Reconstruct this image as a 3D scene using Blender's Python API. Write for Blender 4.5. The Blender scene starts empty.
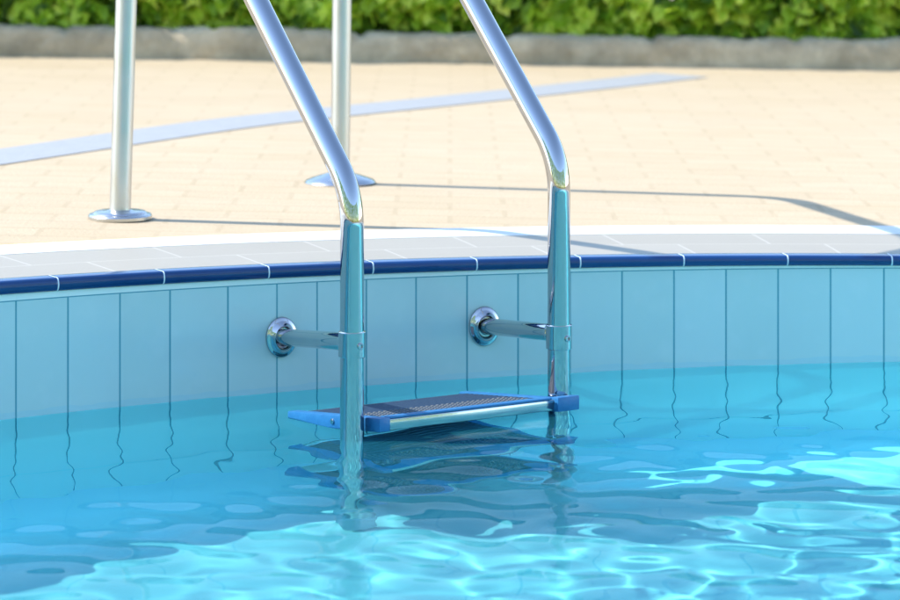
import bpy, bmesh, math, random
import numpy as np
from mathutils import Vector, Matrix

random.seed(7)
R_ = math.radians
scene = bpy.context.scene
col = scene.collection

# ------------------------------------------------------------------ helpers
def link(name, me, mat=None, parent=None):
    o = bpy.data.objects.new(name, me)
    col.objects.link(o)
    if mat is not None and len(me.materials) == 0:
        me.materials.append(mat)
    if parent is not None:
        o.parent = parent
    return o

def from_bm(name, bm, mat=None, parent=None, smooth=True, angle=40):
    me = bpy.data.meshes.new(name)
    bmesh.ops.recalc_face_normals(bm, faces=bm.faces)
    bm.to_mesh(me); bm.free()
    if smooth:
        me.polygons.foreach_set('use_smooth', [True] * len(me.polygons))
        try:
            me.set_sharp_from_angle(angle=R_(angle))
        except Exception:
            pass
    return link(name, me, mat, parent)

def tag(o, label, cat, group=None):
    o['label'] = label; o['category'] = cat
    if group: o['group'] = group
    return o

def structure(o):
    o['kind'] = 'structure'; return o

def fillet_path(pts, rad, seg=10):
    """polyline with rounded corners; rad is per inner corner"""
    pts = [Vector(p) for p in pts]
    out = [pts[0]]
    for i in range(1, len(pts) - 1):
        p0, p1, p2 = pts[i-1], pts[i], pts[i+1]
        a = (p0 - p1).normalized(); b = (p2 - p1).normalized()
        ang = math.pi - a.angle(b)
        T = rad[i-1] * math.tan(ang / 2)
        s, e = p1 + a * T, p1 + b * T
        c = p1 + (a + b).normalized() * (rad[i-1] / math.cos(ang / 2))
        vs, ve = s - c, e - c
        for k in range(seg + 1):
            t = k / seg
            om = vs.angle(ve); w = (vs * math.sin((1 - t) * om) + ve * math.sin(t * om)) / math.sin(om)
            out.append(c + w)
    out.append(pts[-1])
    return out

def tube_bm(bm, path, r, n=40, caps=True):
    path = [Vector(p) for p in path]
    # subdivide long straight runs so smooth normals stay clean
    T = []
    for i in range(len(path)):
        if i == 0: t = path[1] - path[0]
        elif i == len(path) - 1: t = path[-1] - path[-2]
        else: t = (path[i+1] - path[i]).normalized() + (path[i] - path[i-1]).normalized()
        T.append(t.normalized())
    ref = Vector((0, 0, 1)) if abs(T[0].z) < .9 else Vector((1, 0, 0))
    u = T[0].cross(ref).normalized()
    rings = []
    for i, p in enumerate(path):
        u = (u - T[i] * u.dot(T[i])).normalized()
        v = T[i].cross(u)
        ring = []
        for k in range(n):
            a = 2 * math.pi * k / n
            ring.append(bm.verts.new(p + (u * math.cos(a) + v * math.sin(a)) * r))
        rings.append(ring)
    for i in range(len(rings) - 1):
        for k in range(n):
            bm.faces.new((rings[i][k], rings[i][(k+1) % n], rings[i+1][(k+1) % n], rings[i+1][k]))
    if caps:
        bm.faces.new(rings[0][::-1]); bm.faces.new(rings[-1])

def lathe_bm(bm, prof, origin, axis, n=56, sx=1.0, xdir=None):
    """prof: list of (radius, height along axis). sx squeezes the radius along xdir."""
    axis = Vector(axis).normalized(); origin = Vector(origin)
    if xdir is None:
        xdir = axis.cross(Vector((0, 0, 1)) if abs(axis.z) < .9 else Vector((1, 0, 0)))
    u = Vector(xdir); u = (u - axis * u.dot(axis)).normalized(); v = axis.cross(u)
    rings = []
    for (r, h) in prof:
        if r < 1e-6:
            rings.append([bm.verts.new(origin + axis * h)])
        else:
            rings.append([bm.verts.new(origin + axis * h + u * (r * sx * math.cos(2*math.pi*k/n)) + v * (r * math.sin(2*math.pi*k/n))) for k in range(n)])
    for a, b in zip(rings, rings[1:]):
        for k in range(n):
            k2 = (k + 1) % n
            if len(a) == 1 and len(b) == 1: continue
            if len(a) == 1: bm.faces.new((a[0], b[k2], b[k]))
            elif len(b) == 1: bm.faces.new((a[k], a[k2], b[0]))
            else: bm.faces.new((a[k], a[k2], b[k2], b[k]))

def box_bm(bm, M, a0, a1, b0, b1, c0, c1, bev=0.002, seg=2):
    """box in the local frame of the matrix-like function M(a,b,c)"""
    vs = [bm.verts.new(M(a, b, c)) for c in (c0, c1) for b in (b0, b1) for a in (a0, a1)]
    fs = []
    for q in ((0,2,3,1), (4,5,7,6), (0,1,5,4), (2,6,7,3), (0,4,6,2), (1,3,7,5)):
        fs.append(bm.faces.new([vs[i] for i in q]))
    if bev:
        es = list({e for f in fs for e in f.edges})
        bmesh.ops.bevel(bm, geom=es, offset=bev, segments=seg, affect='EDGES', profile=.5)

# ------------------------------------------------------------------ materials
def new_mat(name):
    m = bpy.data.materials.new(name); m.use_nodes = True
    nt = m.node_tree; nt.nodes.clear()
    return m, nt

class NT:
    def __init__(s, nt): s.nt = nt
    def n(s, typ, **kw):
        nd = s.nt.nodes.new(typ)
        ins = kw.pop('ins', {})
        for k, v in kw.items(): setattr(nd, k, v)
        for k, v in ins.items():
            if hasattr(v, 'is_output') or isinstance(v, bpy.types.NodeSocket): s.nt.links.new(v, nd.inputs[k])
            else: nd.inputs[k].default_value = v
        return nd
    def math(s, op, a, b=None, clamp=False):
        nd = s.n('ShaderNodeMath', operation=op, use_clamp=clamp)
        for i, x in enumerate((a, b)):
            if x is None: continue
            if isinstance(x, bpy.types.NodeSocket): s.nt.links.new(x, nd.inputs[i])
            else: nd.inputs[i].default_value = x
        return nd.outputs[0]
    def mix(s, f, a, b, blend='MIX'):
        nd = s.n('ShaderNodeMix', data_type='RGBA', blend_type=blend)
        for i, x in ((0, f), (6, a), (7, b)):
            if isinstance(x, bpy.types.NodeSocket): s.nt.links.new(x, nd.inputs[i])
            else: nd.inputs[i].default_value = x if i == 0 else (*x, 1) if len(x) == 3 else x
        return nd.outputs[2]
    def ramp(s, f, stops):
        nd = s.n('ShaderNodeValToRGB', ins={0: f})
        el = nd.color_ramp.elements
        while len(el) < len(stops): el.new(.5)
        for e, (p, c) in zip(el, stops): e.position = p; e.color = (*c, 1)
        return nd.outputs[0]
    def noise(s, scale, detail=3, vec=None, rough=.5):
        nd = s.n('ShaderNodeTexNoise', ins={'Scale': scale, 'Detail': detail, 'Roughness': rough})
        if vec is not None: s.nt.links.new(vec, nd.inputs['Vector'])
        return nd.outputs[0]
    def out(s, sh):
        o = s.n('ShaderNodeOutputMaterial'); s.nt.links.new(sh, o.inputs[0])

def principled(g, color, rough=.5, metal=0., spec=.5, normal=None, coat=0., **kw):
    b = g.n('ShaderNodeBsdfPrincipled')
    for k, v in (('Base Color', color), ('Roughness', rough), ('Metallic', metal), ('Specular IOR Level', spec), ('Coat Weight', coat)):
        if isinstance(v, bpy.types.NodeSocket): g.nt.links.new(v, b.inputs[k])
        else: b.inputs[k].default_value = (*v, 1) if k == 'Base Color' else v
    if normal is not None: g.nt.links.new(normal, b.inputs['Normal'])
    return b.outputs[0]

def bump(g, h, strength=.3, dist=.01):
    return g.n('ShaderNodeBump', ins={'Height': h, 'Strength': strength, 'Distance': dist}).outputs[0]

def geo_pos(g): return g.n('ShaderNodeNewGeometry').outputs['Position']
def uvs(g):
    u = g.n('ShaderNodeUVMap', uv_map='UVMap')
    s = g.n('ShaderNodeSeparateXYZ', ins={0: u.outputs[0]})
    return s.outputs[0], s.outputs[1]

# polished stainless steel
def steel(name, rough, tint=(.47, .475, .485), scratch=.02):
    m, nt = new_mat(name); g = NT(nt)
    p = geo_pos(g)
    n1 = g.noise(14, 4, p)
    r = g.math('ADD', g.math('MULTIPLY', g.math('SUBTRACT', n1, .5), rough * 1.1), rough, clamp=True)
    spots = g.noise(260, 2, p)
    sp = g.ramp(spots, [(.0, (0, 0, 0)), (.70, (0, 0, 0)), (.76, (1, 1, 1))])
    c = g.mix(g.math('MULTIPLY', sp, .35), tint, (.55, .56, .56))
    fine = g.noise(55, 3, p)
    b = bump(g, fine, scratch, .004)
    g.out(principled(g, c, r, 1.0, .5, b)); return m
M_steel = steel('polished_steel', .035)
M_satin = steel('satin_steel', .38, (.56, .555, .545), .03)
M_disc = steel('disc_steel', .24, (.56, .55, .54), .03)

def simple(name, c1, c2, scale, rough=.5, bs=.15, metal=0., coat=0.):
    m, nt = new_mat(name); g = NT(nt); p = geo_pos(g)
    n = g.noise(scale, 5, p)
    c = g.mix(n, c1, c2)
    g.out(principled(g, c, rough, metal, .5, bump(g, g.noise(scale * 3, 4, p), bs, .004), coat)); return m
M_bluecap = simple('blue_plastic', (0.011, 0.113, 0.313), (0.027, 0.184, 0.41), 60, .38)
M_grip = simple('grip_plastic', (.018, .045, .09), (.04, .08, .14), 80, .55)
M_gripwhite = simple('grip_white', (0.08, 0.1, 0.125), (0.25, 0.27, 0.285), 300, .6)
M_frontbar = steel('bar_steel', .18, (.42, .46, .48))
M_dark = simple('pale_rubber', (.35, .42, .46), (.45, .5, .54), 50, .6)

# wall tiles: u = index of the tile + position in it, v = height above the tile top in metres
def tile_material(name, base_a, base_b, grout, strip, gw, vertical_joint, rough=.12):
    m, nt = new_mat(name); g = NT(nt)
    u, v = uvs(g)
    fr = g.math('FRACT', u)
    du = g.math('MINIMUM', fr, g.math('SUBTRACT', 1., fr))
    gu = g.math('LESS_THAN', du, gw)
    idx = g.math('FLOOR', u)
    wn = g.n('ShaderNodeTexWhiteNoise', noise_dimensions='1D', ins={'W': idx}).outputs[0]
    # horizontal joints: at the tile top, and further ones well under water
    hv = g.math('LESS_THAN', g.math('ABSOLUTE', g.math('ADD', v, .0)), .0011)
    row = g.math('FRACT', g.math('DIVIDE', g.math('ADD', v, 10.), .49))
    d2 = g.math('MINIMUM', row, g.math('SUBTRACT', 1., row))
    hz = g.math('MULTIPLY', g.math('LESS_THAN', d2, .003), g.math('LESS_THAN', v, -.3))
    above = g.math('GREATER_THAN', v, 0.)
    notab = g.math('SUBTRACT', 1., above)
    joint = g.math('MAXIMUM', g.math('MULTIPLY', gu, notab), g.math('MAXIMUM', hv, hz))
    p = geo_pos(g)
    cloud = g.noise(5., 4, p)
    c = g.mix(cloud, base_a, base_b)
    c = g.mix(g.math('MULTIPLY', wn, .22), c, (.62, .80, .88))
    lime = g.noise(22, 5, p)
    lime = g.ramp(lime, [(0, (0, 0, 0)), (.52, (0, 0, 0)), (.8, (1, 1, 1))])
    c = g.mix(g.math('MULTIPLY', lime, .12), c, (.8, .86, .88))
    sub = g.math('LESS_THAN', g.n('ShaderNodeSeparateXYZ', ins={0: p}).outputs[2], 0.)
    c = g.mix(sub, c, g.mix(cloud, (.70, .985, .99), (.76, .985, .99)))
    wetz = g.math('ADD', g.n('ShaderNodeSeparateXYZ', ins={0: p}).outputs[2], g.math('MULTIPLY', g.math('SUBTRACT', g.noise(14, 3, p), .5), .016))
    wet = g.math('MULTIPLY', g.math('LESS_THAN', wetz, .012), g.math('SUBTRACT', 1., sub))
    c = g.mix(g.math('MULTIPLY', wet, .30), c, (.30, .62, .74))
    c = g.mix(above, c, strip)
    c = g.mix(joint, c, grout)
    rr = g.math('ADD', g.math('MULTIPLY', joint, .5), g.math('ADD', rough, g.math('MULTIPLY', lime, .15)))
    soft = g.math('MULTIPLY', g.math('MINIMUM', g.math('DIVIDE', du, gw * 2.2), 1.), 1.)
    wavy = g.math('MULTIPLY', g.noise(9, 2, p), .25)
    b = bump(g, g.math('ADD', soft, wavy), .18, .003)
    g.out(principled(g, c, rr, 0., .5, b)); return m
M_tile = tile_material('wall_tile', (0.477, 0.653, 0.663), (0.537, 0.702, 0.693), (.10, .33, .40), (0.791, 0.891, 0.871), .0165, True)

# floor tiles
CX, CY, PR = 1.2966, 2.7273, 3.7714      # centre and radius of the round pool
DEPTH = .66
def floor_material():
    m, nt = new_mat('floor_tile'); g = NT(nt); p = geo_pos(g)
    br = g.n('ShaderNodeTexBrick', offset=0.5, ins={'Vector': p, 'Color1': (0.174, 0.241, 0.268, 1), 'Color2': (0.189, 0.255, 0.28, 1), 'Mortar': (0.106, 0.212, 0.255, 1), 'Scale': 1., 'Mortar Size': .003, 'Brick Width': .25, 'Row Height': .125}).outputs[0]
    c = g.mix(g.math('MULTIPLY', g.noise(2.5, 4, p), .25), br, (0.151, 0.226, 0.257))
    # lift painted into the floor colour near the wall, offsetting the shade there
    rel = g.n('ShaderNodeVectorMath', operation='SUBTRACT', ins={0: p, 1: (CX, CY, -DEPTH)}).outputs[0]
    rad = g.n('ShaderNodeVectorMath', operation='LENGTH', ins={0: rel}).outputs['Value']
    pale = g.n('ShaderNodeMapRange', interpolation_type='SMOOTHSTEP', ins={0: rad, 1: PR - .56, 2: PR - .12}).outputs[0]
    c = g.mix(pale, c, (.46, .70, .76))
    g.out(principled(g, c, .3)); return m
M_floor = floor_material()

# blue nosing: u runs in nosing pieces
def nosing_material():
    m, nt = new_mat('blue_nosing'); g = NT(nt); u, v = uvs(g); p = geo_pos(g)
    fr = g.math('FRACT', u); du = g.math('MINIMUM', fr, g.math('SUBTRACT', 1., fr))
    j = g.math('LESS_THAN', du, .0062)
    wn = g.n('ShaderNodeTexWhiteNoise', noise_dimensions='1D', ins={'W': g.math('FLOOR', u)}).outputs[0]
    c = g.mix(g.math('ADD', g.math('MULTIPLY', wn, .5), g.math('MULTIPLY', g.noise(40, 3, p), .4)), (0.003, 0.036, 0.136), (0.007, 0.06, 0.208))
    c = g.mix(j, c, (0.72, 0.8, 0.84))
    soft = g.math('MINIMUM', g.math('DIVIDE', du, .018), 1.)
    g.out(principled(g, c, g.math('ADD', .16, g.math('MULTIPLY', j, .5)), 0., .5, bump(g, g.math('ADD', soft, g.math('MULTIPLY', g.noise(30, 2, p), .2)), .25, .003))); return m
M_nosing = nosing_material()

# coping: grey slabs, u along, v across
def coping_material():
    m, nt = new_mat('grey_coping'); g = NT(nt); u, v = uvs(g); p = geo_pos(g)
    row = g.math('FLOOR', v)
    uu = g.math('ADD', u, g.math('MULTIPLY', row, .37))
    fr = g.math('FRACT', uu); du = g.math('MINIMUM', fr, g.math('SUBTRACT', 1., fr))
    fv = g.math('FRACT', v); dv = g.math('MINIMUM', fv, g.math('SUBTRACT', 1., fv))
    j = g.math('MAXIMUM', g.math('LESS_THAN', du, .008), g.math('LESS_THAN', dv, .014))
    wn = g.n('ShaderNodeTexWhiteNoise', noise_dimensions='2D', ins={'Vector': g.n('ShaderNodeCombineXYZ', ins={0: g.math('FLOOR', uu), 1: row}).outputs[0]}).outputs[0]
    c = g.mix(g.noise(6, 5, p), (0.308, 0.259, 0.187), (0.361, 0.306, 0.225))
    c = g.mix(g.math('MULTIPLY', wn, .4), c, (0.412, 0.365, 0.288))
    c = g.mix(g.math('MULTIPLY', g.noise(160, 3, p), .4), c, (0.412, 0.396, 0.353))
    c = g.mix(j, c, (0.479, 0.434, 0.356))
    g.out(principled(g, c, .45, 0., .4, bump(g, g.noise(120, 4, p), .1, .003))); return m
M_coping = coping_material()
M_white = simple('white_border_stone', (0.704, 0.693, 0.663), (0.786, 0.776, 0.745), 9, .5, .12)
M_joint = simple('sandy_joint', (.22, .19, .14), (.45, .40, .32), 150, .9, .6)

def deck_material():
    m, nt = new_mat('beige_paving'); g = NT(nt); p = geo_pos(g)
    br = g.n('ShaderNodeTexBrick', offset=0.5, ins={'Vector': p, 'Color1': (0.474, 0.366, 0.227, 1), 'Color2': (0.508, 0.398, 0.254, 1), 'Mortar': (0.422, 0.324, 0.196, 1), 'Scale': 1., 'Mortar Size': .008, 'Mortar Smooth': .5, 'Brick Width': .24, 'Row Height': .12}).outputs[0]
    wp = g.n('ShaderNodeMapping', ins={'Vector': p, 'Scale': (1., 2.2, 1.)}).outputs[0]
    c = g.mix(g.math('MULTIPLY', g.ramp(g.noise(2.2, 6, wp, .6), [(.3, (0, 0, 0)), (.7, (1, 1, 1))]), .5), br, (0.536, 0.436, 0.306))
    c = g.mix(g.math('MULTIPLY', g.ramp(g.noise(9, 5, wp, .6), [(.45, (0, 0, 0)), (.75, (1, 1, 1))]), .35), c, (0.385, 0.296, 0.187))
    c = g.mix(g.math('MULTIPLY', g.noise(190, 3, p), .3), c, (0.496, 0.398, 0.283))
    g.out(principled(g, c, .85, 0., .2, bump(g, g.noise(110, 5, p), .35, .006))); return m
M_deck = deck_material()
M_band = simple('pale_blue_paving', (0.293, 0.302, 0.306), (0.357, 0.363, 0.36), 25, .85, .4)

def kerb_material():
    m, nt = new_mat('rough_kerb'); g = NT(nt); p = geo_pos(g)
    c = g.ramp(g.noise(6, 7, p, .65), [(.3, (0.288, 0.223, 0.134)), (.5, (0.498, 0.393, 0.252)), (.72, (0.83, 0.687, 0.462))])
    c = g.mix(g.math('MULTIPLY', g.noise(60, 4, p), .35), c, (0.482, 0.432, 0.336))
    g.out(principled(g, c, .95, 0., .2, bump(g, g.noise(40, 6, p, .7), .8, .02))); return m
M_kerb = kerb_material()

def leaf_material():
    m, nt = new_mat('hedge_leaf'); g = NT(nt)
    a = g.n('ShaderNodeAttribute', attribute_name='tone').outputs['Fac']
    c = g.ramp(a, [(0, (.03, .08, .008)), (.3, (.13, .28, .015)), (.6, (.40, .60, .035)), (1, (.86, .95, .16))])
    d = principled(g, c, .42, 0., .4)
    t = g.n('ShaderNodeBsdfTranslucent'); nt.links.new(g.mix(.5, c, (.62, .80, .06)), t.inputs[0])
    mx = g.n('ShaderNodeMixShader', ins={0: .5}); nt.links.new(d, mx.inputs[1]); nt.links.new(t.outputs[0], mx.inputs[2])
    g.out(mx.outputs[0]); return m
M_leaf = leaf_material()
M_twig = simple('hedge_twig', (.035, .025, .016), (.07, .05, .03), 40, .9)

def water_material():
    m, nt = new_mat('pool_water'); g = NT(nt)
    # seen through a polarising filter: half of the surface reflection is gone, all of it kept on the inside
    rf = g.n('ShaderNodeBsdfRefraction', ins={'Color': (.80, 1.42, 1.43, 1), 'Roughness': 0., 'IOR': 1.33})  # over-bright tint adds light to everything seen below the surface
    gs = g.n('ShaderNodeBsdfGlossy', ins={'Color': (1, 1, 1, 1), 'Roughness': 0.})
    fr = g.n('ShaderNodeFresnel', ins={'IOR': 1.33}).outputs[0]
    back = g.n('ShaderNodeNewGeometry').outputs['Backfacing']
    f = g.math('MULTIPLY', fr, g.math('ADD', .26, g.math('MULTIPLY', back, .74)))
    m1 = g.n('ShaderNodeMixShader', ins={0: f, 1: rf.outputs[0], 2: gs.outputs[0]})
    # a little of the light is scattered back by the water itself
    df = g.n('ShaderNodeBsdfDiffuse', ins={'Color': (.08, .78, 1., 1)})
    mx = g.n('ShaderNodeMixShader', ins={0: .05, 1: m1.outputs[0], 2: df.outputs[0]})
    g.out(mx.outputs[0]); return m
M_water = water_material()

# ------------------------------------------------------------------ the pool
def tilt(x): return -.023 * 4 * math.tanh(x / 4)
def z_deck(x): return .236 + tilt(x)
def z_nose_bottom(x): return .2125 + tilt(x) * .87
def z_tile_top(x): return .2035 + tilt(x) * .66
def ring_point(s, r, z):
    a = s / PR
    return Vector((CX + r * math.sin(a), CY + r * math.cos(a), z))
L = 2 * math.pi * PR
# tile joints along the wall, measured as arc length; a few tiles are cut to another width
lines = [-2.2177, -2.1124, -2.0064, -1.904, -1.7846, -1.6833, -1.6004, -1.498, -1.3945, -1.2882, -1.1817, -1.073, -.9644, -.8558, -.7474, -.639, -.530, -.4195]
W = .1075
while lines[-1] < L / 2 - W: lines.append(lines[-1] + W)
while lines[0] > -L / 2 + W: lines.insert(0, lines[0] - W)
# close the ring
stations = lines[:]
gap0 = lines[-1]; gap1 = lines[0] + L
stations.append((gap0 + gap1) / 2)
NSTAT = len(stations)

def wall_mesh():
    bm = bmesh.new(); uvl = bm.loops.layers.uv.new('UVMap')
    sub = 3
    cols = []; us = []
    for i in range(NSTAT):
        s0 = stations[i]; s1 = stations[i + 1] if i + 1 < NSTAT else stations[0] + L
        for k in range(sub):
            cols.append(s0 + (s1 - s0) * k / sub); us.append(i + k / sub)
    prof = []
    vs = []
    for s in cols:
        x = ring_point(s, PR, 0).x
        top, bot = z_nose_bottom(x), -DEPTH - .02
        back = PR + .20
        tt = z_tile_top(x)
        vs.append(([bm.verts.new(ring_point(s, PR, z)) for z in (bot, -.3, tt, top)] + [bm.verts.new(ring_point(s, back, top)), bm.verts.new(ring_point(s, back, bot))], tt))
    n = len(cols)
    for i in range(n):
        j = (i + 1) % n
        a, ta = vs[i]; b, tb = vs[j]
        u0 = us[i]; u1 = us[i] + 1. / sub
        for k in range(len(a) - 1):
            f = bm.faces.new((a[k], b[k], b[k+1], a[k+1]))
            for lp, (u, vert, t) in zip(f.loops, ((u0, a[k], ta), (u1, b[k], tb), (u1, b[k+1], tb), (u0, a[k+1], ta))):
                lp[uvl].uv = (u, vert.co.z - t)
    return bm
wall = from_bm('pool_wall', wall_mesh(), M_tile, smooth=True, angle=30)
tag(wall, 'curved pool wall of pale blue upright tiles with dark blue edge, half under water', 'pool wall')

def sweep_ring(prof_fn, nst, uscale, name, mat, parent, closed=False, u0=0., vs_=None, angle=50):
    """prof_fn(s, x) -> list of (radius, z); swept right round the pool"""
    bm = bmesh.new(); uvl = bm.loops.layers.uv.new('UVMap')
    rows = []
    for i in range(nst):
        s = -L / 2 + L * i / nst
        x = ring_point(s, PR, 0).x
        rows.append([bm.verts.new(ring_point(s, r, z)) for (r, z) in prof_fn(s, x)])
    m = len(rows[0])
    for i in range(nst):
        j = (i + 1) % nst
        ua = ((-L/2 + L * i / nst) - u0) * uscale; ub = ((-L/2 + L * (i+1) / nst) - u0) * uscale
        for k in range(m - (0 if closed else 1)):
            k2 = (k + 1) % m
            f = bm.faces.new((rows[i][k], rows[j][k], rows[j][k2], rows[i][k2]))
            va, vb = (vs_[k], vs_[k2]) if vs_ else (k, k2)
            for lp, uv in zip(f.loops, ((ua, va), (ub, va), (ub, vb), (ua, vb))): lp[uvl].uv = uv
    return from_bm(name, bm, mat, parent, angle=angle)

def nose_prof(s, x):
    zb, zt = z_nose_bottom(x) + .001, z_deck(x)
    out = [(PR + .03, zb), (PR - .004, zb)]
    h = zt - zb
    for k in range(9):
        a = -math.pi / 2 + math.pi * k / 8
        out.append((PR - .004 - .008 * math.cos(a), zb + h / 2 + (h / 2 - .0) * math.sin(a)))
    out.append((PR + .03, zt))
    return out
sweep_ring(nose_prof, 440, 1 / .2165, 'edge_trim', M_nosing, wall, u0=-1.4875)
c_in, c_mid, c_out, c_end = PR + .031, PR + .165, PR + .315, PR + .455
sweep_ring(lambda s, x: [(c_in, z_deck(x) - .01), (c_in, z_deck(x) - .001), (c_mid, z_deck(x) + .001), (c_out, z_deck(x) + .003)], 440, 1 / .30, 'coping_slab', M_coping, wall, u0=-.2, vs_=[0, .02, 1, 2])
sweep_ring(lambda s, x: [(c_out + .001, z_deck(x) - .01), (c_out + .001, z_deck(x) + .004), (c_end - .012, z_deck(x) + .005), (c_end - .012, z_deck(x) - .01)], 440, 1, 'white_border', M_white, wall)
sweep_ring(lambda s, x: [(c_end - .0115, z_deck(x) - .004), (c_end - .0005, z_deck(x) - .004)], 440, 1, 'sand_joint', M_joint, wall)

# floor of the pool
bm = bmesh.new()
c0 = bm.verts.new((CX, CY, -DEPTH)); prev = None
rings = []
for r in (1.3, 2.6, PR + .1):
    rings.append([bm.verts.new(ring_point(L * k / 96, r, -DEPTH)) for k in range(96)])
for k in range(96):
    bm.faces.new((c0, rings[0][(k+1) % 96], rings[0][k]))
    for a, b in zip(rings, rings[1:]):
        bm.faces.new((a[k], a[(k+1) % 96], b[(k+1) % 96], b[k]))
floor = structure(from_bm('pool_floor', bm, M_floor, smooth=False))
# make sure the floor faces up
if floor.data.polygons[0].normal.z < 0: floor.data.flip_normals()

# deck: one sheet with the round pool cut out, out to the horizon
bm = bmesh.new(); NR = 180
radii = [c_end] + [c_end + d for d in (.3, .7, 1.2, 1.8, 2.6, 3.6, 5, 7, 10, 16, 30, 70, 160)]
rows = []
for r in radii:
    row = []
    for k in range(NR):
        p = ring_point(L * k / NR, r, 0); p.z = z_deck(p.x); row.append(bm.verts.new(p))
    rows.append(row)
for a, b in zip(rows, rows[1:]):
    for k in range(NR):
        bm.faces.new((a[k], a[(k+1) % NR], b[(k+1) % NR], b[k]))
deck = structure(from_bm('pool_deck', bm, M_deck, smooth=True, angle=60))
if deck.data.polygons[0].normal.z < 0: deck.data.flip_normals()

# pale blue band of paving running across the deck
cl = [(-2.3, 5.9), (-1.6, 7.0), (-1.117, 7.94), (-.689, 8.80), (-.434, 9.22), (0, 9.84), (.497, 10.58), (.80, 11.05)]
def catmull(P, n=8):
    out = []
    P = [Vector((*p, 0)) for p in P]
    Q = [P[0] * 2 - P[1]] + P + [P[-1] * 2 - P[-2]]
    for i in range(1, len(Q) - 2):
        for k in range(n):
            t = k / n; a, b, c, d = Q[i-1], Q[i], Q[i+1], Q[i+2]
            out.append(.5 * ((2*b) + (c-a)*t + (2*a-5*b+4*c-d)*t*t + (3*b-a-3*c+d)*t**3))
    out.append(P[-1]); return out
cp = catmull(cl)
bm = bmesh.new(); pv = None
for i, p in enumerate(cp):
    t = (cp[min(i+1, len(cp)-1)] - cp[max(i-1, 0)]).normalized(); nrm = Vector((-t.y, t.x, 0))
    cur = []
    for o in (-.105, .105):
        q = p + nrm * o; q.z = z_deck(q.x) + .002; cur.append(bm.verts.new(q))
    if pv: bm.faces.new((pv[0], cur[0], cur[1], pv[1]))
    pv = cur
band = structure(from_bm('paving_band', bm, M_band, smooth=False))

# ------------------------------------------------------------------ water
def make_water():
    rng = np.random.RandomState(11)
    step = .0085
    half = PR + .06
    n = int(2 * half / step) + 1
    xs = np.linspace(-half, half, n)
    X, Y = np.meshgrid(CX + xs, CY + xs)
    Z = np.zeros_like(X)
    # wind-driven ripples of many wavelengths and directions
    N = 90
    lam = np.exp(rng.uniform(math.log(.075), math.log(.21), N))
    ang = rng.normal(R_(75), R_(50), N)
    ph = rng.uniform(0, 2 * math.pi, N)
    slope = .0094 * np.where(lam < .11, .7, 1.) * rng.uniform(.5, 1.2, N)
    for l, a, p, s in zip(lam, ang, ph, slope):
        k = 2 * math.pi / l
        Z += (s / k) * np.sin(k * (np.cos(a) * X + np.sin(a) * Y) + p)
    # calmer beside the wall, livelier away from it
    d = PR - np.hypot(X - CX, Y - CY)
    calm = np.interp(d, [0, .25, .6, 1.0, 1.5, 3], [.25, .35, .85, 1.12, .78, .78])
    # slow patches
    patch = .85 + .25 * np.sin(1.9 * X + .7) * np.sin(1.6 * Y + .2)
    Z *= calm * patch
    R = np.hypot(X - CX, Y - CY)
    keepv = R < half
    idx = -np.ones(X.shape, int)
    q = keepv[:-1, :-1] & keepv[1:, :-1] & keepv[:-1, 1:] & keepv[1:, 1:]
    used = np.zeros(X.shape, bool)
    used[:-1, :-1] |= q; used[1:, :-1] |= q; used[:-1, 1:] |= q; used[1:, 1:] |= q
    idx[used] = np.arange(used.sum())
    co = np.stack([X[used], Y[used], Z[used]], 1).astype(np.float32)
    quads = np.stack([idx[:-1, :-1][q], idx[:-1, 1:][q], idx[1:, 1:][q], idx[1:, :-1][q]], 1).astype(np.int32)
    me = bpy.data.meshes.new('water')
    me.vertices.add(len(co)); me.vertices.foreach_set('co', co.ravel())
    me.loops.add(quads.size); me.loops.foreach_set('vertex_index', quads.ravel())
    me.polygons.add(len(quads))
    me.polygons.foreach_set('loop_start', np.arange(0, quads.size, 4, dtype=np.int32))
    me.polygons.foreach_set('loop_total', np.full(len(quads), 4, np.int32))
    me.update(calc_edges=True)
    me.polygons.foreach_set('use_smooth', np.ones(len(quads), bool))
    return structure(link('water', me, M_water))
water = make_water()
water.cycles.is_caustics_caster = True
floor.cycles.is_caustics_receiver = True
wall.cycles.is_caustics_receiver = True

# ------------------------------------------------------------------ the ladder
B1 = Vector((-.1736, 5.670, 0)); B2 = Vector((.2031, 5.964, 0))
ladder = bpy.data.objects.new('pool_ladder', None); col.objects.link(ladder)
ladder.location = ((B1 + B2) / 2)
ladder.empty_display_size = .2
tag(ladder, 'polished steel pool ladder with two curved handrails and blue-ended treads', 'ladder')
off = ladder.location.copy()
bpy.context.view_layer.update()
def part(name, bm, mat, parent, **kw):
    """mesh built in world coordinates, kept there when parented"""
    bmesh.ops.translate(bm, verts=bm.verts, vec=-off)
    return from_bm(name, bm, mat, parent, **kw)

ta = (B2 - B1).normalized()                       # along the treads
tn = Vector((ta.y, -ta.x, 0))                     # away from the wall
RT = .0213
P1 = Vector((-.699, 6.78, 0)); P1.z = z_deck(P1.x)
P2 = Vector((-.259, 7.54, 0)); P2.z = z_deck(P2.x)
def rail(B, P, zc, m, ha, zb, lean):
    d = -tn
    def at(h): return Vector((B.x + d.x*h, B.y + d.y*h, zc + m*h))
    top = at(ha)
    dirp = (P - B); dirp.z = 0
    back = P + Vector((lean, 0, 0)); back.z = zb
    # apex leans over toward the deck foot
    split = back + Vector((lean * .3, 0, -.02))
    return fillet_path([Vector((B.x, B.y, -.60)), Vector((B.x, B.y, zc)), top, back, P + Vector((0, 0, .012))], [.155, .17, .17], 18)

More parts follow.
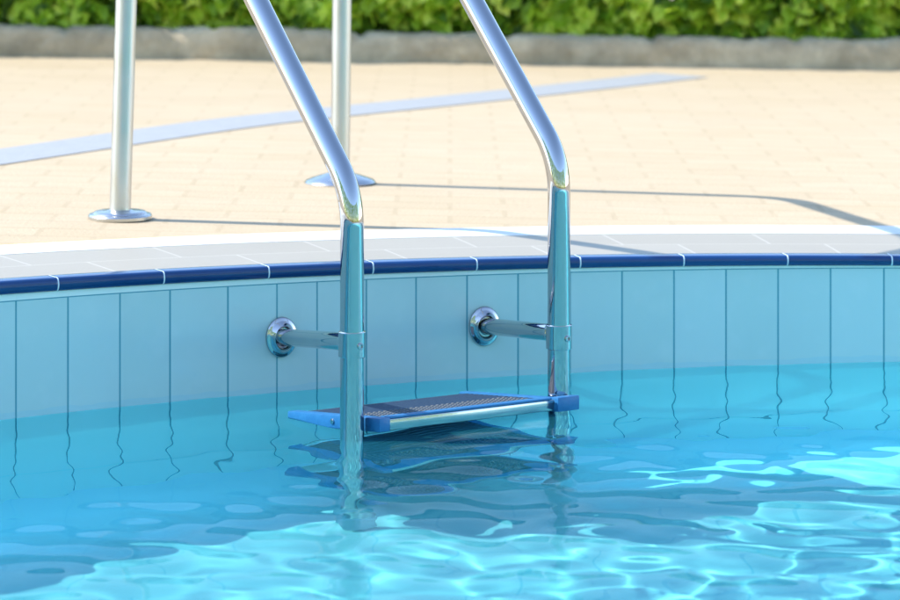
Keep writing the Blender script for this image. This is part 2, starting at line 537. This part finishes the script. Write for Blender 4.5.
rails = []
for (B, P, zc, ha, zb, lean) in ((B1, P1, .436, .93, .95, .020), (B2, P2, .463, 1.02, 1.2, .010)):
    path = rail(B, P, zc, 1.099, ha, zb, lean)
    # split: water-side polished tube and the deck-side satin leg
    i = len(path) - 1
    cut = path[-2]
    bm = bmesh.new(); tube_bm(bm, path[:-1], RT, 48)
    h = part('handrail', bm, M_steel, ladder, angle=60)
    bm = bmesh.new(); tube_bm(bm, [cut, path[-1]], RT + .0012, 48)
    leg = part('deck_leg', bm, M_satin, h, angle=60)
    rails.append(h)
    # foot in the pool
    bm = bmesh.new(); lathe_bm(bm, [(0, 0), (RT + .006, 0), (RT + .007, .03), (RT + .002, .05), (RT, .052)], (B.x, B.y, -.625), (0, 0, 1), 32)
    part('rubber_foot', bm, M_dark, h)
# deck flanges
bm = bmesh.new()
lathe_bm(bm, [(0, 0), (.066, 0), (.0675, .002), (.0675, .008), (.065, .0115), (.058, .0125), (.054, .0165), (.050, .0175), (.028, .0185), (.0245, .0205), (.0222, .0205)], P1, (0, 0, 1), 72)
part('deck_flange', bm, M_disc, rails[0], angle=35)
bm = bmesh.new()
lathe_bm(bm, [(0, 0), (.083, 0), (.084, .003), (.080, .008), (.066, .0135), (.046, .020), (.030, .0245), (.0255, .0275), (.0225, .028)], P2, (0, 0, 1), 72)
o = part('deck_flange', bm, M_disc, rails[1], angle=35); o['label'] = 'domed cone cover'

# wall brackets with collar, stay tube and flange
def bracket(B, zc, ztube, wp, railobj):
    bm = bmesh.new()
    lathe_bm(bm, [(RT, -.0225), (RT + .0024, -.0225), (RT + .0030, -.0215), (RT + .0030, .0215), (RT + .0024, .0225), (RT, .0225)], (B.x, B.y, zc), (0, 0, 1), 56)
    col_ = part('collar', bm, M_steel, railobj, angle=30)
    sd = (Vector((.62, -.78, 0))).normalized()
    sp = Vector((B.x, B.y, zc - .001)) + sd * (RT + .001)
    bm = bmesh.new(); lathe_bm(bm, [(.0062, 0), (.0062, .0045), (.0052, .0055), (.0032, .0055), (.0028, .0028), (0, .0028)], sp, sd, 20)
    part('screw', bm, M_steel, col_, angle=30)
    a = Vector((B.x, B.y, ztube)); w = Vector(wp)
    dirw = (w - a).normalized()
    bm = bmesh.new(); tube_bm(bm, [a + dirw * (RT + .001), a + dirw * .06, w - dirw * .06, w - dirw * .004], .0162, 40)
    st = part('wall_bracket', bm, M_steel, ladder, angle=50)
    bm = bmesh.new(); lathe_bm(bm, [(.0165, 0), (.0190, .001), (.0195, .007), (.0180, .010), (.0165, .011)], a + dirw * (RT + .0005), dirw, 40)
    part('socket_ring', bm, M_steel, st, angle=40)
    n = Vector((CX - w.x, CY - w.y, 0)).normalized()          # out of the wall into the pool
    bm = bmesh.new()
    lathe_bm(bm, [(0, .0005), (.0385, .0005), (.0393, .002), (.0388, .0048), (.0365, .0068), (.033, .0072), (.028, .0105), (.0245, .0165), (.0230, .0180), (.0205, .0150), (.0195, .011), (.0162, .011)], w, n, 64, .82)
    part('flange', bm, M_steel, st, angle=45)
bracket(B1, .168, .1716, (-.3239, 6.1328, .106), rails[0])
bracket(B2, .134, .140, (.0669, 6.2926, .102), rails[1])

# treads
def tread(dz, upper):
    mid = (B1 + B2) / 2
    half = (B2 - B1).length / 2
    def zt(a, b):
        if not upper: return dz
        return .0345 - .010 * (a / (2 * half)) + (b - .045) * (.024 / .245)
    def F(a, b, c):            # a along, b away from the wall, c below the top
        p = mid + ta * a + tn * b
        p.z = zt(a, b) + c
        return p
    al, ar = -half + .030, half - .026
    b0, b1 = -.238, .026
    th = .024
    root_bm = bmesh.new()      # hollow tray: front and rear bar of steel
    box_bm(root_bm, F, al + .016, ar - .016 + .03, .010, .036, -th, -.0035, .003)
    box_bm(root_bm, F, al + .016, ar - .016, b0, b0 + .02, -th, -.003, .003)
    t = part('tread', root_bm, M_frontbar, ladder, angle=35)
    # end bars of blue plastic
    bm = bmesh.new(); box_bm(bm, F, al, al + .024, b0 - .004, b1 + .016, -th - .001, 0, .0025); part('end_cap', bm, M_bluecap, t, angle=35)
    bm = bmesh.new(); box_bm(bm, F, ar - .022, ar, b0 - .004, .018, -th - .001, 0, .0025)
    box_bm(bm, F, ar - .016, half + .010, .0235, .048, -th - .002, .001, .0025); part('end_cap', bm, M_bluecap, t, angle=35)
    # ribbed top plate
    bm = bmesh.new()
    box_bm(bm, F, al + .0245, ar - .0225, b0 + .0205, .0095, -.016, -.006, .001, 1)
    nr = 15
    for k in range(nr):
        bb = b0 + .028 + k * (.0095 - b0 - .040) / (nr - 1)
        box_bm(bm, F, al + .026, ar - .024, bb - .0042, bb + .0042, -.0062, -.0015, .0012, 1)
    part('tread_plate', bm, M_grip, t, angle=35)
    # white anti-slip studs on the front half
    bm = bmesh.new()
    for k in range(5):
        bb = -.070 + k * .0165
        q = int((ar - al - .07) / .012)
        for j in range(q):
            aa = al + .036 + j * .012 + (k % 2) * .006
            box_bm(bm, F, aa - .0022, aa + .0022, bb - .0030, bb + .0030, -.0055, -.0002, 0)
    part('grip_stud', bm, M_gripwhite, t, smooth=False)
    bm = bmesh.new(); box_bm(bm, F, al + .0245, ar - .0225, .0100, .0385, -.0032, .0008, .001, 1)
    part('front_strip', bm, M_bluecap, t, angle=35)
    # bolt head on the outer side
    bm = bmesh.new(); lathe_bm(bm, [(.005, 0), (.005, .002), (.003, .003), (0, .003)], F(al, -.10, -.012), -ta, 16); part('bolt', bm, M_steel, t)
tread(0, True)
tread(-.235, False)
tread(-.45, False)

# ------------------------------------------------------------------ kerb and hedge
def kerb_y(x): return 11.36 + .09 * x
def make_kerb():
    bm = bmesh.new()
    from mathutils import noise
    n = 900; x0, x1 = -13., 13.
    prof = [(0, -.02), (-.004, .02), (.0, .05), (.004, .085), (.02, .1), (.06, .104), (.11, .1), (.14, .08), (.15, -.02)]
    rows = []
    for i in range(n + 1):
        x = x0 + (x1 - x0) * i / n
        row = []
        blk = math.floor((x + .31) / .52)
        bj = abs(((x + .31) / .52) % 1 - .5)           # joints between stones near .5
        dip = .022 * max(0, (bj - .465) / .035)
        hh = .012 * noise.noise(Vector((blk * 7.3, 1, 0)))
        for (dy, dz) in prof:
            q = Vector((x, kerb_y(x) + dy, z_deck(x) + dz))
            nz = noise.noise(q * 7) * .006 + noise.noise(q * 22) * .009
            f = 1 if dz > .03 else .3
            lump = .022 * max(0, noise.noise(Vector((x * 2.1, 3.3, 0)))) if dz > .09 else 0
            q.y -= nz * f; q.z += (nz * 1.1 + hh + lump - dip) * (1 if dz > .07 else 0)
            row.append(bm.verts.new(q))
        rows.append(row)
    for a, b in zip(rows, rows[1:]):
        for k in range(len(prof) - 1):
            bm.faces.new((a[k], b[k], b[k+1], a[k+1]))
    return bm
kerb = from_bm('stone_kerb', make_kerb(), M_kerb, angle=60)
tag(kerb, 'low rough grey stone kerb along the foot of the hedge', 'kerb')

def make_hedge():
    rng = np.random.RandomState(3)
    verts = []; faces = []; tone = []
    from mathutils import noise
    def leaf(c, ln, wd, nrm, up, tn_):
        t = up - nrm * up.dot(nrm)
        if t.length < 1e-3: return
        t.normalize(); s = nrm.cross(t)
        i = len(verts)
        fold = nrm * (wd * .22)
        verts.extend([c - t*ln*.5, c + s*wd*.5 - t*ln*.08 + fold, c + t*ln*.5 - nrm*ln*.12, c - s*wd*.5 - t*ln*.08 + fold, c + s*wd*.34 + t*ln*.25 + fold*.4, c - s*wd*.34 + t*ln*.25 + fold*.4, c - t*ln*.0])
        faces.extend([(i, i+1, i+6), (i+6, i+1, i+4), (i+6, i+4, i+2), (i+6, i+2, i+5), (i+6, i+5, i+3), (i, i+6, i+3)])
        tone.extend([tn_] * 7)
    def scatter(x0, x1, count, big=1., zm=.92):
        for _ in range(count):
            x = rng.uniform(x0, x1)
            z = rng.uniform(0, 1) ** 1.25 * zm + .02
            # front face bulges in clumps
            bulge = noise.noise(Vector((x * 2.6, z * 3.2, 0))) * .10 + noise.noise(Vector((x * 7, z * 7, 5))) * .05
            depth = abs(rng.normal(0, .09))
            if rng.rand() < .25: depth = rng.uniform(0, .75)
            front = kerb_y(x) + .14 - bulge - .06 * math.exp(-((z - .22) / .2) ** 2)
            y = front + depth
            if z < .16 and y < kerb_y(x) + .10 and noise.noise(Vector((x * 1.7, 9, 2))) < .12: 
                y = kerb_y(x) + .13 + depth
            clump = .55 * noise.noise(Vector((x * 4.5, z * 5.5, 2.2))) + .75 * noise.noise(Vector((x * 12, z * 13, 4.4)))
            if clump < -.30 and depth < .15: continue
            g = Vector((x, y, z_deck(x) + .02 + z))
            nrm = Vector((rng.normal(-.25, .55), rng.normal(-.65, .5), rng.normal(.55, .5))).normalized()
            up = Vector((rng.normal(0, .6), rng.normal(-.4, .5), rng.normal(.25, .8)))
            ln = rng.uniform(.055, .105) * big
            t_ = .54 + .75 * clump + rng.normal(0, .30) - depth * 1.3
            leaf(g, ln, ln * rng.uniform(.5, .68), nrm, up, min(1, max(0, t_)))
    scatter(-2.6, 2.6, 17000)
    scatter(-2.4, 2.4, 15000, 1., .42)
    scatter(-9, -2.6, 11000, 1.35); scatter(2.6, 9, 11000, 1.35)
    # unseen tall foliage behind the camera, added to darken reflections in the steel
    for _ in range(15000):
        a = rng.uniform(R_(95), R_(265)); z = rng.uniform(0, 1) * 4.4
        rad = 10.5 + rng.normal(0, .35)
        c_ = Vector((CX + rad * math.sin(a), CY + rad * math.cos(a), z + .15))
        leaf(c_, rng.uniform(.16, .3), rng.uniform(.1, .18), Vector((rng.normal(0, .6) - math.sin(a), rng.normal(0, .6) - math.cos(a), rng.normal(.4, .5))).normalized(), Vector((rng.normal(), rng.normal(), rng.normal())), min(1, max(0, rng.normal(.35, .2))))
    me = bpy.data.meshes.new('foliage')
    me.from_pydata([tuple(v) for v in verts], [], faces)
    at = me.attributes.new('tone', 'FLOAT', 'POINT'); at.data.foreach_set('value', np.array(tone, np.float32))
    return me
hedge = bpy.data.objects.new('hedge', None); col.objects.link(hedge)
tag(hedge, 'clipped leafy green hedge growing behind the stone kerb', 'hedge')
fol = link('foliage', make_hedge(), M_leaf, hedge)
bm = bmesh.new(); rr = random.Random(5)
for i in range(260):
    x = rr.uniform(-9, 9); y = kerb_y(x) + rr.uniform(.25, .7); z0 = z_deck(x) - .02
    p = Vector((x, y, z0)); path = [p]
    for k in range(4):
        p = p + Vector((rr.uniform(-.09, .09), rr.uniform(-.1, .06), rr.uniform(.14, .24))); path.append(p)
    tube_bm(bm, path, rr.uniform(.006, .012), 6)
from_bm('stem', bm, M_twig, hedge)
# earth under the hedge
bm = bmesh.new(); pv = None
for i in range(61):
    x = -13 + 26 * i / 60
    cur = [bm.verts.new((x, kerb_y(x) + .13, z_deck(x) + .05)), bm.verts.new((x, kerb_y(x) + 2.4, z_deck(x) + .06))]
    if pv: bm.faces.new((pv[0], cur[0], cur[1], pv[1]))
    pv = cur
soil = structure(from_bm('planting_soil', bm, simple('dark_soil', (.03, .022, .015), (.07, .05, .035), 20, .95, .6), smooth=False))

# ------------------------------------------------------------------ light
EL = R_(43.5); AZ = math.atan2(-.997, .08)                   # sun stands to the left, a little behind the ladder
to_sun = Vector((math.sin(AZ) * math.cos(EL), math.cos(AZ) * math.cos(EL), math.sin(EL)))
sl = bpy.data.lights.new('sun', 'SUN'); sl.energy = 2.4; sl.angle = R_(.5); sl.color = (1., .955, .88)
so = bpy.data.objects.new('sun', sl); col.objects.link(so)
so.rotation_euler = (-to_sun).to_track_quat('-Z', 'Y').to_euler(); so.location = to_sun * 30
sl.cycles.is_caustics_light = True
w = bpy.data.worlds.new('World'); scene.world = w; w.use_nodes = True
nt = w.node_tree; nt.nodes.clear()
sky = nt.nodes.new('ShaderNodeTexSky'); sky.sky_type = 'NISHITA'; sky.sun_disc = False
sky.sun_elevation = EL; sky.sun_rotation = AZ; sky.air_density = 1.0; sky.dust_density = .1; sky.ozone_density = 1.0
bg = nt.nodes.new('ShaderNodeBackground'); bg.inputs[1].default_value = .15
wo = nt.nodes.new('ShaderNodeOutputWorld')
nt.links.new(sky.outputs[0], bg.inputs[0]); nt.links.new(bg.outputs[0], wo.inputs[0])

# ------------------------------------------------------------------ camera: level, the frame shifted down
cam = bpy.data.cameras.new('camera'); co = bpy.data.objects.new('camera', cam); col.objects.link(co)
co.location = (0, 0, 1.093); co.rotation_euler = (R_(90), 0, 0)
cam.sensor_fit = 'HORIZONTAL'; cam.sensor_width = 36.; cam.lens = 3200 / 900 * 36
cam.shift_y = -(300 + 178) / 900
cam.clip_start = .05; cam.clip_end = 1000
cam.dof.use_dof = True; cam.dof.focus_distance = 5.85; cam.dof.aperture_fstop = 6.0
scene.camera = co

scene.render.engine = 'CYCLES'
c = scene.cycles
c.max_bounces = 16; c.transmission_bounces = 8; c.glossy_bounces = 6; c.diffuse_bounces = 8
c.caustics_reflective = False; c.caustics_refractive = True
c.sample_clamp_indirect = 40.0; c.blur_glossy = .3
c.use_denoising = True
c.film_exposure = 3.0
scene.view_settings.view_transform = 'Standard'; scene.view_settings.look = 'None'
scene.view_settings.exposure = 0; scene.view_settings.gamma = 1
